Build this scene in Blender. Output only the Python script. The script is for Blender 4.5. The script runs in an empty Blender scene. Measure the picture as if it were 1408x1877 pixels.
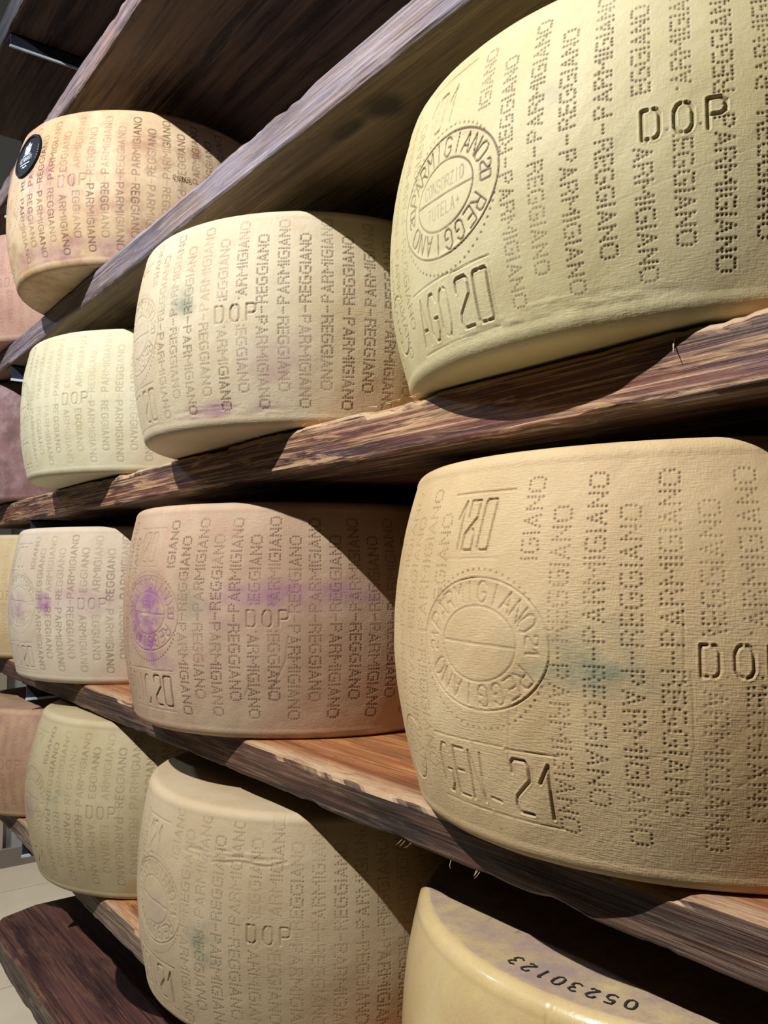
import bpy, math, random
import numpy as np
from mathutils import Matrix, Vector

SC = bpy.context.scene
COL = SC.collection

# ------------------------------------------------------------------ camera
F_PX = 1545.8
R_ = Vector((0.79999, -0.60001, -0.0015967))
U_ = Vector((-0.0385776, -0.0540907, 0.9977905))
F_ = Vector((0.5987705, 0.7981619, 0.0664190))
cd = bpy.data.cameras.new('camera')
cam = bpy.data.objects.new('camera', cd)
COL.objects.link(cam)
cd.sensor_fit = 'VERTICAL'
cd.sensor_height = 36.0
cd.lens = F_PX * 36.0 / 1877.0
cd.clip_start = 0.02
cam.matrix_world = Matrix(((R_.x, U_.x, -F_.x, 0), (R_.y, U_.y, -F_.y, 0), (R_.z, U_.z, -F_.z, 0), (0, 0, 0, 1)))
SC.camera = cam

# ------------------------------------------------------------------ light and exposure
SC.view_settings.view_transform = 'Standard'
SC.view_settings.look = 'None'
SC.view_settings.gamma = 1.0
SC.view_settings.exposure = 0.0
SC.view_settings.use_curve_mapping = False
w = bpy.data.worlds.new('world')
SC.world = w
w.use_nodes = True
w.node_tree.nodes['Background'].inputs[0].default_value = (0.9, 0.93, 1.0, 1)
w.node_tree.nodes['Background'].inputs[1].default_value = 0.008


def lamp(name, loc, power, color, radius):
    l = bpy.data.lights.new(name, 'POINT')
    l.energy = power
    l.color = color
    l.shadow_soft_size = radius
    o = bpy.data.objects.new(name, l)
    o.location = loc
    COL.objects.link(o)
    return o


def spot(name, loc, aim, power, color, radius, cone, blend):
    l = bpy.data.lights.new(name, 'SPOT')
    l.energy = power
    l.color = color
    l.shadow_soft_size = radius
    l.spot_size = math.radians(cone)
    l.spot_blend = blend
    o = bpy.data.objects.new(name, l)
    o.location = loc
    o.rotation_euler = (Vector(aim) - Vector(loc)).to_track_quat('-Z', 'Y').to_euler()
    COL.objects.link(o)
    return o


spot('track_spot_light', (-0.75, 0.56, 1.32), (0.45, 0.85, 0.0), 192, (1.0, 0.968, 0.925), 0.010, 92, 0.35)
lamp('added_cool_side_light', (-0.80, 2.35, 1.40), 32, (0.70, 0.83, 1.0), 0.06)  # unseen cool light, added to whiten the far sides of the wheels

spot('added_floor_spot', (0.35, 3.5, 1.9), (0.35, 3.3, -1.4), 270, (1.0, 0.94, 0.82), 0.04, 66, 0.6)  # unseen spot, added to brighten the floor and wall beyond the rack


# ------------------------------------------------------------------ helpers
def link(o, parent=None):
    COL.objects.link(o)
    if parent is not None:
        o.parent = parent
    return o


def tag(o, label=None, cat=None, group=None, kind=None):
    if label:
        o['label'] = label
    if cat:
        o['category'] = cat
    if group:
        o['group'] = group
    if kind:
        o['kind'] = kind
    return o


def mesh_obj(name, V, Fc, mat, parent=None, smooth=False):
    me = bpy.data.meshes.new(name)
    me.from_pydata(V, [], Fc)
    me.update()
    if smooth:
        me.polygons.foreach_set('use_smooth', [True] * len(me.polygons))
    if mat:
        me.materials.append(mat)
    o = bpy.data.objects.new(name, me)
    return link(o, parent)


def box(x0, x1, y0, y1, z0, z1):
    V = [(x, y, z) for z in (z0, z1) for y in (y0, y1) for x in (x0, x1)]
    Fc = [(0, 2, 3, 1), (4, 5, 7, 6), (0, 1, 5, 4), (2, 6, 7, 3), (0, 4, 6, 2), (1, 3, 7, 5)]
    return V, Fc


def join(parts):
    V, Fc = [], []
    for v, f in parts:
        n = len(V)
        V += list(v)
        Fc += [tuple(i + n for i in q) for q in f]
    return V, Fc


def vnoise(rng, U, V, su, sv, octaves=3):
    """smooth value noise on coordinate arrays"""
    out = np.zeros(np.broadcast(U, V).shape)
    amp, tot = 1.0, 0.0
    for o in range(octaves):
        n = 64
        T = rng.random((n, n))
        x, y = U / su + 13.7 * o, V / sv + 7.3 * o
        xi, yi = np.floor(x).astype(int), np.floor(y).astype(int)
        fx, fy = x - xi, y - yi
        fx, fy = fx * fx * (3 - 2 * fx), fy * fy * (3 - 2 * fy)
        a = T[xi % n, yi % n]; b = T[(xi + 1) % n, yi % n]
        c = T[xi % n, (yi + 1) % n]; d = T[(xi + 1) % n, (yi + 1) % n]
        out = out + amp * ((a * (1 - fx) + b * fx) * (1 - fy) + (c * (1 - fx) + d * fx) * fy)
        tot += amp
        amp *= 0.5; su *= 0.5; sv *= 0.5
    return out / tot


# ------------------------------------------------------------------ node materials
class NT:
    def __init__(s, name):
        s.m = bpy.data.materials.new(name)
        s.m.use_nodes = True
        s.t = s.m.node_tree
        s.b = s.t.nodes['Principled BSDF']

    def n(s, typ, **kw):
        nd = s.t.nodes.new(typ)
        for k, v in kw.items():
            setattr(nd, k, v)
        return nd

    def val(s, sock, v):
        if isinstance(v, bpy.types.NodeSocket):
            s.t.links.new(v, sock)
        else:
            sock.default_value = v

    def noise(s, vec, scale, detail=4, rough=0.55, dist=0.0):
        nd = s.n('ShaderNodeTexNoise')
        s.val(nd.inputs['Vector'], vec)
        nd.inputs['Scale'].default_value = scale
        nd.inputs['Detail'].default_value = detail
        nd.inputs['Roughness'].default_value = rough
        nd.inputs['Distortion'].default_value = dist
        return nd.outputs[0]

    def mapping(s, vec, scale, loc=(0, 0, 0), rot=(0, 0, 0)):
        nd = s.n('ShaderNodeMapping')
        s.val(nd.inputs['Vector'], vec)
        nd.inputs['Scale'].default_value = scale
        nd.inputs['Location'].default_value = loc
        nd.inputs['Rotation'].default_value = rot
        return nd.outputs[0]

    def rng(s, v, a, b, c=0.0, d=1.0):
        nd = s.n('ShaderNodeMapRange')
        s.val(nd.inputs[0], v)
        for i, x in enumerate((a, b, c, d)):
            nd.inputs[i + 1].default_value = x
        return nd.outputs[0]

    def mix(s, f, a, b, mode='MIX'):
        nd = s.n('ShaderNodeMix', data_type='RGBA', blend_type=mode)
        s.val(nd.inputs[0], f)
        for sock, v in ((nd.inputs[6], a), (nd.inputs[7], b)):
            if isinstance(v, tuple) and len(v) == 3:
                v = (*v, 1)
            s.val(sock, v)
        return nd.outputs[2]

    def math(s, op, a, b=0.0):
        nd = s.n('ShaderNodeMath', operation=op)
        s.val(nd.inputs[0], a)
        s.val(nd.inputs[1], b)
        return nd.outputs[0]

    def bump(s, h, dist, strength=1.0, prev=None):
        nd = s.n('ShaderNodeBump')
        s.val(nd.inputs['Height'], h)
        nd.inputs['Distance'].default_value = dist
        nd.inputs['Strength'].default_value = strength
        if prev is not None:
            s.val(nd.inputs['Normal'], prev)
        return nd.outputs[0]

    def obj(s):
        return s.n('ShaderNodeTexCoord').outputs['Object']

    def uv(s):
        return s.n('ShaderNodeTexCoord').outputs['UV']


def srgb(*c):
    return tuple(((x / 255 + 0.055) / 1.055) ** 2.4 if x > 10 else x / 255 / 12.92 for x in c)


def mat_simple(name, col, rough=0.6, metal=0.0, nscale=20.0, var=0.15):
    t = NT(name)
    v = t.noise(t.obj(), nscale, 5)
    t.val(t.b.inputs['Base Color'], t.mix(t.rng(v, 0.3, 0.7), tuple(c * (1 - var) for c in col), tuple(min(1, c * (1 + var)) for c in col)))
    t.b.inputs['Roughness'].default_value = rough
    t.b.inputs['Metallic'].default_value = metal
    t.val(t.b.inputs['Normal'], t.bump(v, 0.0005, 0.4))
    return t.m


def mat_cheese(name, c_lo, c_hi, c_blotch, blotch=0.5, seed=0.0, rough=0.5, weave=1.0, wax=0.0, top_tint=None):
    """rind: mottled colour, cloth weave, dirt in the punched marks, purple and green mould stains"""
    t = NT(name)
    ob = t.mapping(t.obj(), (1, 1, 1), (seed, seed * 1.7, seed * 0.6))
    uv = t.uv()
    n1 = t.noise(ob, 9, 6, 0.6)
    n2 = t.noise(ob, 34, 6, 0.65)
    n3 = t.noise(ob, 380, 3, 0.6)
    base = t.mix(t.rng(n1, 0.35, 0.65), c_lo, c_hi)
    base = t.mix(t.math('MULTIPLY', t.rng(n2, 0.48, 0.72), blotch), base, c_blotch)
    base = t.mix(t.rng(n3, 0.60, 0.78, 0, 0.35), base, tuple(min(1, c * 1.25) for c in c_hi))
    base = t.mix(t.rng(n3, 0.40, 0.25, 0, 0.25), base, tuple(c * 0.6 for c in c_lo))
    if top_tint:
        nz = t.n('ShaderNodeSeparateXYZ')
        t.val(nz.inputs[0], t.n('ShaderNodeNewGeometry').outputs['True Normal'])
        tn = t.noise(t.mapping(ob, (1, 1, 1)), 22, 8, 0.75)
        base = t.mix(t.math('MULTIPLY', t.rng(nz.outputs[2], 0.96, 0.99), t.rng(tn, 0.36, 0.6)), base, top_tint)
    at = t.n('ShaderNodeAttribute', attribute_name='marks')
    sp = t.n('ShaderNodeSeparateColor')
    t.val(sp.inputs[0], at.outputs['Color'])
    base = t.mix(t.math('MULTIPLY', sp.outputs[1], t.rng(n2, 0.30, 0.62, 0.35, 1.0)), base, (0.31, 0.11, 0.28))
    base = t.mix(t.math('MULTIPLY', sp.outputs[2], t.rng(n2, 0.35, 0.60, 0.2, 1.0)), base, (0.16, 0.22, 0.15))
    base = t.mix(sp.outputs[0], base, (0.10, 0.045, 0.020))
    t.val(t.b.inputs['Base Color'], base)
    t.b.inputs['Roughness'].default_value = rough + (0.0 if wax else 0.12)
    t.b.inputs['Specular IOR Level'].default_value = 0.35
    if wax:
        t.b.inputs['Coat Weight'].default_value = wax
        t.b.inputs['Coat Roughness'].default_value = 0.15
    # cloth weave pressed into the rind, patchy
    wv = t.mapping(uv, (1, 1, 1))
    wn = t.noise(t.mapping(uv, (160, 1000, 1)), 1.0, 2, 0.5)
    wn2 = t.noise(t.mapping(uv, (1000, 260, 1), (5, 3, 0)), 1.0, 2, 0.5)
    wsum = t.math('ADD', wn, t.math('MULTIPLY', wn2, 0.6))
    mask = t.rng(t.noise(ob, 7, 3), 0.38, 0.60, 0.15, 1.0)
    b1 = t.bump(t.math('MULTIPLY', wsum, mask), 0.00035 * weave, 0.9)
    b2 = t.bump(n2, 0.0010, 0.5, b1)
    b3 = t.bump(n3, 0.0003, 0.6, b2)
    t.val(t.b.inputs['Normal'], b3)
    return t.m


def mat_wood(name, c_dark, c_mid, c_light, seed=0.0, streak=0.35, scrape=0.5, top=None, under=None, rough=0.6, worn=None, knots=(), tint=None):
    """rough board: grain along Y, scraped pale streaks, dark stains; top and underside have their own wood tone"""
    t = NT(name)
    ob = t.obj()
    g1 = t.noise(t.mapping(ob, (60, 2.2, 90), (seed, seed, seed)), 1.0, 6, 0.6, 0.4)
    g2 = t.noise(t.mapping(ob, (300, 5, 420), (seed, 0, seed)), 1.0, 5, 0.6)
    g3 = t.noise(t.mapping(ob, (14, 4, 22), (0, seed, 0)), 1.0, 5, 0.65)
    g4 = t.noise(t.mapping(ob, (110, 9, 130), (seed * 2, 3, 0)), 1.0, 6, 0.7, 0.8)

    def body(cd_, cm_, cl_):
        c = t.mix(t.rng(g1, 0.41, 0.58), cd_, cm_)
        c = t.mix(t.math('MULTIPLY', t.rng(g2, 0.50, 0.66), streak), c, cl_)
        c = t.mix(t.math('MULTIPLY', t.rng(g4, 0.53, 0.63), scrape), c, cl_)
        c = t.mix(t.rng(g3, 0.55, 0.72, 0, 0.75), c, tuple(x * 0.45 for x in cd_))
        return c
    col = body(c_dark, c_mid, c_light)
    if tint:
        g5 = t.noise(t.mapping(ob, (18, 6, 26), (seed * 3, 1, seed)), 1.0, 6, 0.7)
        col = t.mix(t.rng(g5, 0.46, 0.60, 0, 0.85), col, body(tuple(x * 0.5 for x in tint), tint, c_light))
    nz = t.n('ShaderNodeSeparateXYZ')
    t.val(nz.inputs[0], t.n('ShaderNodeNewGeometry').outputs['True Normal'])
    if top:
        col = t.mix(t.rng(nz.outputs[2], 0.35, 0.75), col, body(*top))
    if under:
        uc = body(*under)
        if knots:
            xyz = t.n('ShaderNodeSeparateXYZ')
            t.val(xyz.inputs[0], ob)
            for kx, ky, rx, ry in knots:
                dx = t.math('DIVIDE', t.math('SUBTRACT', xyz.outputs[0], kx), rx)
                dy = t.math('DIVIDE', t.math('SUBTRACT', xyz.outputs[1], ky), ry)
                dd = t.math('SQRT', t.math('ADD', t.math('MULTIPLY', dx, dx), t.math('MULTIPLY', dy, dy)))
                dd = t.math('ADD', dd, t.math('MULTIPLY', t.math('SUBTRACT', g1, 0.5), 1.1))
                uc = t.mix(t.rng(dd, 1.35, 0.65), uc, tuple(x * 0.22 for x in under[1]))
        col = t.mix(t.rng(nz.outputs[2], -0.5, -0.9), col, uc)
    if worn is not None:
        xw = t.n('ShaderNodeSeparateXYZ')
        t.val(xw.inputs[0], ob)
        xx = t.math('ADD', xw.outputs[0], t.math('MULTIPLY', t.math('SUBTRACT', g4, 0.5), 0.03))
        f = t.math('MULTIPLY', t.rng(xx, worn + 0.020, worn + 0.006), t.rng(nz.outputs[2], 0.25, 0.6))
        col = t.mix(t.math('MULTIPLY', f, t.rng(g4, 0.38, 0.60, 0.15, 0.95)), col, (0.50, 0.37, 0.23))
    t.val(t.b.inputs['Base Color'], col)
    t.b.inputs['Roughness'].default_value = rough
    b = t.bump(g2, 0.0022, 0.8)
    b = t.bump(g4, 0.0020, 0.7, b)
    t.val(t.b.inputs['Normal'], b)
    return t.m


# ------------------------------------------------------------------ room
FZ = -1.40
CZ = 2.90
plaster = mat_simple('painted_plaster_mat', (0.52, 0.53, 0.56), 0.8, 0, 3, 0.05)
cream = mat_simple('cream_plaster_mat', (0.50, 0.44, 0.36), 0.8, 0, 3, 0.06)
darkwall = mat_simple('dark_wall_mat', (0.035, 0.022, 0.014), 0.85, 0, 4, 0.3)
dimwall = mat_simple('brown_wall_mat', (0.045, 0.035, 0.025), 0.85, 0, 4, 0.2)
skirt = mat_simple('skirting_mat', (0.24, 0.20, 0.18), 0.5, 0, 6, 0.1)


def mat_tiles():
    t = NT('floor_tile_mat')
    br = t.n('ShaderNodeTexBrick')
    t.val(br.inputs['Vector'], t.mapping(t.obj(), (1, 1, 1), (0.12, 0.05, 0)))
    br.offset = 0.0
    br.inputs['Color1'].default_value = (0.60, 0.54, 0.44, 1)
    br.inputs['Color2'].default_value = (0.56, 0.50, 0.41, 1)
    br.inputs['Mortar'].default_value = (0.36, 0.32, 0.26, 1)
    br.inputs['Scale'].default_value = 1.0
    br.inputs['Mortar Size'].default_value = 0.004
    br.inputs['Brick Width'].default_value = 0.45
    br.inputs['Row Height'].default_value = 0.45
    n = t.noise(t.obj(), 3.5, 6, 0.6)
    c = t.mix(t.rng(n, 0.4, 0.7, 0, 0.5), br.outputs[0], (0.46, 0.38, 0.28))
    t.val(t.b.inputs['Base Color'], c)
    t.b.inputs['Roughness'].default_value = 0.28
    return t.m


def struct(name, b, m):
    return tag(mesh_obj(name, *box(*b), m), kind='structure')


tiles = mat_tiles()
struct('floor', (-1.5, 1.45, -2.0, 4.5, FZ - 0.1, FZ), tiles)
struct('ceiling', (-1.5, 1.45, -2.0, 4.5, CZ, CZ + 0.1), dimwall)
struct('wall_far', (-1.5, 1.45, 4.4, 4.5, FZ, CZ), plaster)
struct('wall_near', (-1.5, 1.45, -2.0, -1.9, FZ, CZ), dimwall)
struct('wall_left', (-1.5, -1.4, -1.9, 4.4, FZ, CZ), dimwall)
struct('wall_right', (1.36, 1.45, -1.9, 4.4, FZ, CZ), darkwall)
struct('trim_1', (0.20, 1.0, 4.33, 4.4, FZ + 0.08, CZ), cream)
struct('baseboard_far', (-1.4, 1.36, 4.31, 4.33, FZ, FZ + 0.085), skirt)

# ------------------------------------------------------------------ shelf boards
RACK_END = 2.04


def plank(name, D, z1, z0, y0, y1, depth, mat, label, seed, end_curve=0.0, rough=0.0016):
    """thick board: front edge chipped and worn, grid dense along the visible front edge"""
    rng = np.random.default_rng(seed)
    ys = np.linspace(y0, y1, int((y1 - y0) / 0.006))
    # closed section (x offset from front, z fraction), front edge detailed
    th = z1 - z0
    sec = [(depth, 0), (0.30, 0), (0.08, 0), (0.02, 0), (0.006, 0), (0.0016, 0.03), (0, 0.09), (0, 0.22), (0, 0.36), (0, 0.5),
           (0, 0.64), (0, 0.78), (0.0004, 0.9), (0.0025, 0.975), (0.007, 1.0), (0.013, 1.0), (0.03, 1.0), (0.1, 1), (0.3, 1), (depth, 1)]
    sx = np.array([a for a, b in sec]); sz = np.array([b for a, b in sec])
    Y = np.repeat(ys[:, None], len(sec), 1)
    X = np.repeat(sx[None], len(ys), 0) + D
    Z = z0 + th * np.repeat(sz[None], len(ys), 0)
    k = np.arange(len(sec))[None] * 1.0
    front = ((sx < 0.02)).astype(float)[None]
    X = X + front * rough * 1.6 * (vnoise(rng, Y, k * 0.1 + Y * 0, 0.12, 0.35, 5) - 0.5) * 2
    chip = np.clip(vnoise(rng, Y, Y * 0 + 3.3, 0.05, 1, 5) - 0.50, 0, 1) * 4
    chipb = np.clip(vnoise(rng, Y, Y * 0 + 8.3, 0.04, 1, 5) - 0.50, 0, 1) * 4
    topm = ((sz > 0.85) & (sx < 0.009)).astype(float)[None]
    botm = ((sz < 0.1) & (sx < 0.009)).astype(float)[None]
    X = X + topm * chip * rough * 1.6
    Z = Z - topm * chip * rough * 2.2 + botm * chipb * rough * 1.4
    Z = Z - front * vnoise(rng, Y, Y * 0, 0.5, 1, 2) * rough * 1.0
    if end_curve:
        # far corner of the board is rounded off
        s = np.clip((X - D) / 0.10, 0, 1)
        lim = y1 - end_curve * (1 - np.sqrt(1 - (1 - s) ** 2))
        Y = y0 + (Y - y0) * (lim - y0) / (y1 - y0)
    V = np.stack([X, Y, Z], -1).reshape(-1, 3)
    ny, m = len(ys), len(sec)
    i = np.arange(ny - 1)[:, None] * m + np.arange(m)[None]
    j = np.arange(ny - 1)[:, None] * m + (np.arange(m)[None] + 1) % m
    Fq = np.stack([i, j, j + m, i + m], -1).reshape(-1, 4)
    Fc = [tuple(q) for q in Fq.tolist()] + [tuple(range(m - 1, -1, -1)), tuple(range((ny - 1) * m, ny * m))]
    o = mesh_obj(name, V.tolist(), Fc, mat)
    return tag(o, label, 'shelf', 'wooden shelf boards of the rack')


def splinter(pts, r, mat, parent, name='splinter'):
    """thin tapered sliver of wood along a polyline"""
    pts = [Vector(p) for p in pts]
    V, Fc = [], []
    n = 5
    for i, p in enumerate(pts):
        d = (pts[min(i + 1, len(pts) - 1)] - pts[max(i - 1, 0)]).normalized()
        a = d.orthogonal().normalized(); b = d.cross(a)
        rr = r * (1 - 0.8 * i / (len(pts) - 1))
        for k in range(n):
            t = 2 * math.pi * k / n
            V.append(tuple(p + (a * math.cos(t) + b * math.sin(t)) * rr))
        if i:
            for k in range(n):
                Fc.append(((i - 1) * n + k, (i - 1) * n + (k + 1) % n, i * n + (k + 1) % n, i * n + k))
    Fc.append(tuple(range(n))[::-1]); Fc.append(tuple(range(len(V) - n, len(V))))
    return mesh_obj(name, V, Fc, mat, parent)


# wood tones
red = ((0.050, 0.016, 0.018), (0.17, 0.058, 0.040), (0.68, 0.43, 0.22))
brown = ((0.020, 0.011, 0.009), (0.085, 0.038, 0.024), (0.40, 0.27, 0.17))
grey = ((0.07, 0.05, 0.06), (0.17, 0.14, 0.15), (0.34, 0.29, 0.30))
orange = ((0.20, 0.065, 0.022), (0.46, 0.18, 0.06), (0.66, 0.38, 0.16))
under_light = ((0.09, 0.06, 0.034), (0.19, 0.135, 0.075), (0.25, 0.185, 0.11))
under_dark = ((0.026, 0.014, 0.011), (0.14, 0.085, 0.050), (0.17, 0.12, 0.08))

# name: (D, top, bottom)
SH = {
    'top': (0.345, 1.056, 1.000), 'A2': (0.345, 0.711, 0.673), 'A': (0.3633, 0.4108, 0.3728),
    'B': (0.4036, 0.1324, 0.0901), 'C': (0.4036, -0.1714, -0.2073), 'D': (0.4036, -0.4482, -0.4849),
    'E': (0.4036, -0.6997, -0.7447)}
LEN0 = -0.75
DEP = 0.60
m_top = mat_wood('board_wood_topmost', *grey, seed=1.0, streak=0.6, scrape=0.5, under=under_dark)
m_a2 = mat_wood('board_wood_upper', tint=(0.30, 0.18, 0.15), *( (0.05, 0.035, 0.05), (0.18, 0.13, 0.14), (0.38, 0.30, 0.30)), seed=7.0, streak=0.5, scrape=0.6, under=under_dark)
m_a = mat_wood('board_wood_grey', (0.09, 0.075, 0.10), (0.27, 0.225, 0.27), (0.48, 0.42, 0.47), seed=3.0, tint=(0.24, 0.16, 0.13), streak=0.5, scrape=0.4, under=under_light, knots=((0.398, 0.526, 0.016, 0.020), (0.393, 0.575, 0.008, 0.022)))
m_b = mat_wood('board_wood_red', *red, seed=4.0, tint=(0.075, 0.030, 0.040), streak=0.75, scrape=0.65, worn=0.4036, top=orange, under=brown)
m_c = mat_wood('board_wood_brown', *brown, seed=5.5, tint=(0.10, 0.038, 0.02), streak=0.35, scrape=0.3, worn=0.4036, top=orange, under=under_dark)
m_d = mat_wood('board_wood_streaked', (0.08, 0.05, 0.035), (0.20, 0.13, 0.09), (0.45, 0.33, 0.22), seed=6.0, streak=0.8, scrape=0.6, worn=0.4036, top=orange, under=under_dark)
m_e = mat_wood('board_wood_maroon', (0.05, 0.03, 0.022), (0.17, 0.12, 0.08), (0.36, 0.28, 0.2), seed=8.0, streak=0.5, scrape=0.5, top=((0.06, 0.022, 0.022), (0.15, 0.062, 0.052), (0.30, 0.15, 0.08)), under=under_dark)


def shelf(key, mat, label, seed, y1=RACK_END, **k):
    D, a, b = SH[key]
    return plank('shelf_board', D, a, b, LEN0, y1, DEP + 0.4036 - D, mat, label, seed, **k)


sh_top = shelf('top', m_top, 'topmost wooden shelf board with dark brown underside, cut by the upper left corner', 11)
sh_a2 = shelf('A2', m_a2, 'empty wooden shelf board above the wheel with the black round sticker', 12)
sh_a = shelf('A', m_a, 'grey lilac weathered shelf board under the wheel with the black round sticker', 13, rough=0.001)
sh_b = shelf('B', m_b, 'reddish brown splintery shelf board under the wheel stamped AGO 20', 14, rough=0.0018)
sh_c = shelf('C', m_c, 'shelf board with orange lit top and frayed dark edge under the wheel stamped GEN-21', 15, rough=0.0018)
sh_d = shelf('D', m_d, 'streaked brown shelf board carrying the lowest row of cheese wheels', 16, rough=0.002)
sh_e = shelf('E', m_e, 'empty maroon shelf board with rounded far corner in the lower left', 17, y1=1.885, end_curve=0.10, rough=0.002)

pale = mat_simple('pale_splinter_wood', (0.66, 0.50, 0.28), 0.6, 0, 60, 0.2)
splinter([(0.4045, 0.2705, 0.1275), (0.4005, 0.2690, 0.1220), (0.3965, 0.2665, 0.1165)], 0.0007, pale, sh_b)
rs = random.Random(5)
for yy, nn in ((0.512, 3), (0.459, 1), (0.434, 3)):
    for k in range(nn):
        y = yy + rs.uniform(-0.006, 0.006)
        L = rs.uniform(0.0008, 0.003)
        dy = rs.uniform(-0.004, 0.004)
        splinter([(0.4045, y, -0.2060), (0.402, y + dy * 0.4, -0.2075 - L * 0.5), (0.401, y + dy, -0.2075 - L)], 0.00022, pale, sh_c, 'wood_fibre')
for k in range(14):
    y = rs.uniform(0.48, 0.80)
    splinter([(0.405, y, 0.1315), (0.4025, y + rs.uniform(-0.006, 0.006), 0.1320), (0.4015, y + rs.uniform(-0.012, 0.012), 0.1318 + rs.uniform(0, 0.0012))], 0.0004, pale, sh_b, 'wood_fibre')

# ------------------------------------------------------------------ rack frame
steel = mat_simple('dark_blue_steel', (0.05, 0.06, 0.09), 0.45, 0.6, 30, 0.3)
steel_glint = mat_simple('painted_steel_edge_glint', (0.62, 0.72, 0.92), 0.45, 0.0, 30, 0.3)  # pale blue colour stands in for a reflection along the bar edge
frame = tag(bpy.data.objects.new('rack_frame', None), 'dark steel rack frame whose crossbars carry the wooden shelf boards', 'rack frame')
frame.location = (0.95, 1.62, FZ)
link(frame)


def local(VF, o):
    return [(a - o.location.x, b - o.location.y, c - o.location.z) for a, b, c in VF[0]], VF[1]


for py in (-0.62, 1.62):
    mesh_obj('post', *local(box(1.005, 1.045, py - 0.02, py + 0.02, FZ, 1.5), frame), steel, frame)
for key, (D, a, b) in SH.items():
    for py in (-0.62, 1.64):
        sb = 0.09 if key == 'E' else 0.006
        bar = join([box(D + sb, 1.005, py - 0.014, py - 0.010, b - 0.026, b), box(D + sb, 1.005, py - 0.014, py + 0.02, b - 0.003, b)])
        cb = mesh_obj('crossbar', *local(bar, frame), steel, frame)
        mesh_obj('flange_edge', *local(box(D + sb - 0.002, 1.004, py - 0.0185, py - 0.014, b - 0.030, b - 0.026), frame), steel_glint, cb)

# ------------------------------------------------------------------ lettering
# dot letters: (advance, [(x, y)...]) on a 5 high grid, as punched into the rind
def _col(x, ys):
    return [(x, y) for y in ys]


DOTS = {
    'R': (2.6, _col(0, range(5)) + _col(1, (2, 4)) + _col(2, (2, 4)) + [(2.6, 3), (2.5, 1), (2.7, 0)]),
    'E': (2.0, _col(0, range(5)) + _col(1, (0, 2, 4)) + _col(2, (0, 2, 4))),
    'G': (2.9, _col(0, (1, 2, 3)) + _col(0.6, (0, 4)) + _col(1.6, (0, 4)) + _col(2.5, (0, 4)) + [(1.9, 2), (2.8, 2), (2.9, 1)]),
    'I': (0.0, _col(0, range(5))),
    'A': (2.6, [(0, 0), (.35, 1), (.65, 2), (1, 3), (1.3, 4), (1.65, 3), (2, 2), (2.3, 1), (2.6, 0), (1.3, 1)]),
    'N': (2.7, _col(0, range(5)) + [(.7, 3), (1.3, 2), (2.0, 1)] + _col(2.7, range(5))),
    'O': (3.0, _col(0, (1, 2, 3)) + _col(0.6, (0, 4)) + _col(1.5, (0, 4)) + _col(2.4, (0, 4)) + _col(3, (1, 2, 3))),
    'P': (2.6, _col(0, range(5)) + _col(1, (2, 4)) + _col(2, (2, 4)) + [(2.6, 3)]),
    'M': (3.8, _col(0, range(5)) + [(.7, 3), (1.3, 2), (2.5, 2), (3.1, 3)] + _col(3.8, range(5))),
}
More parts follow.
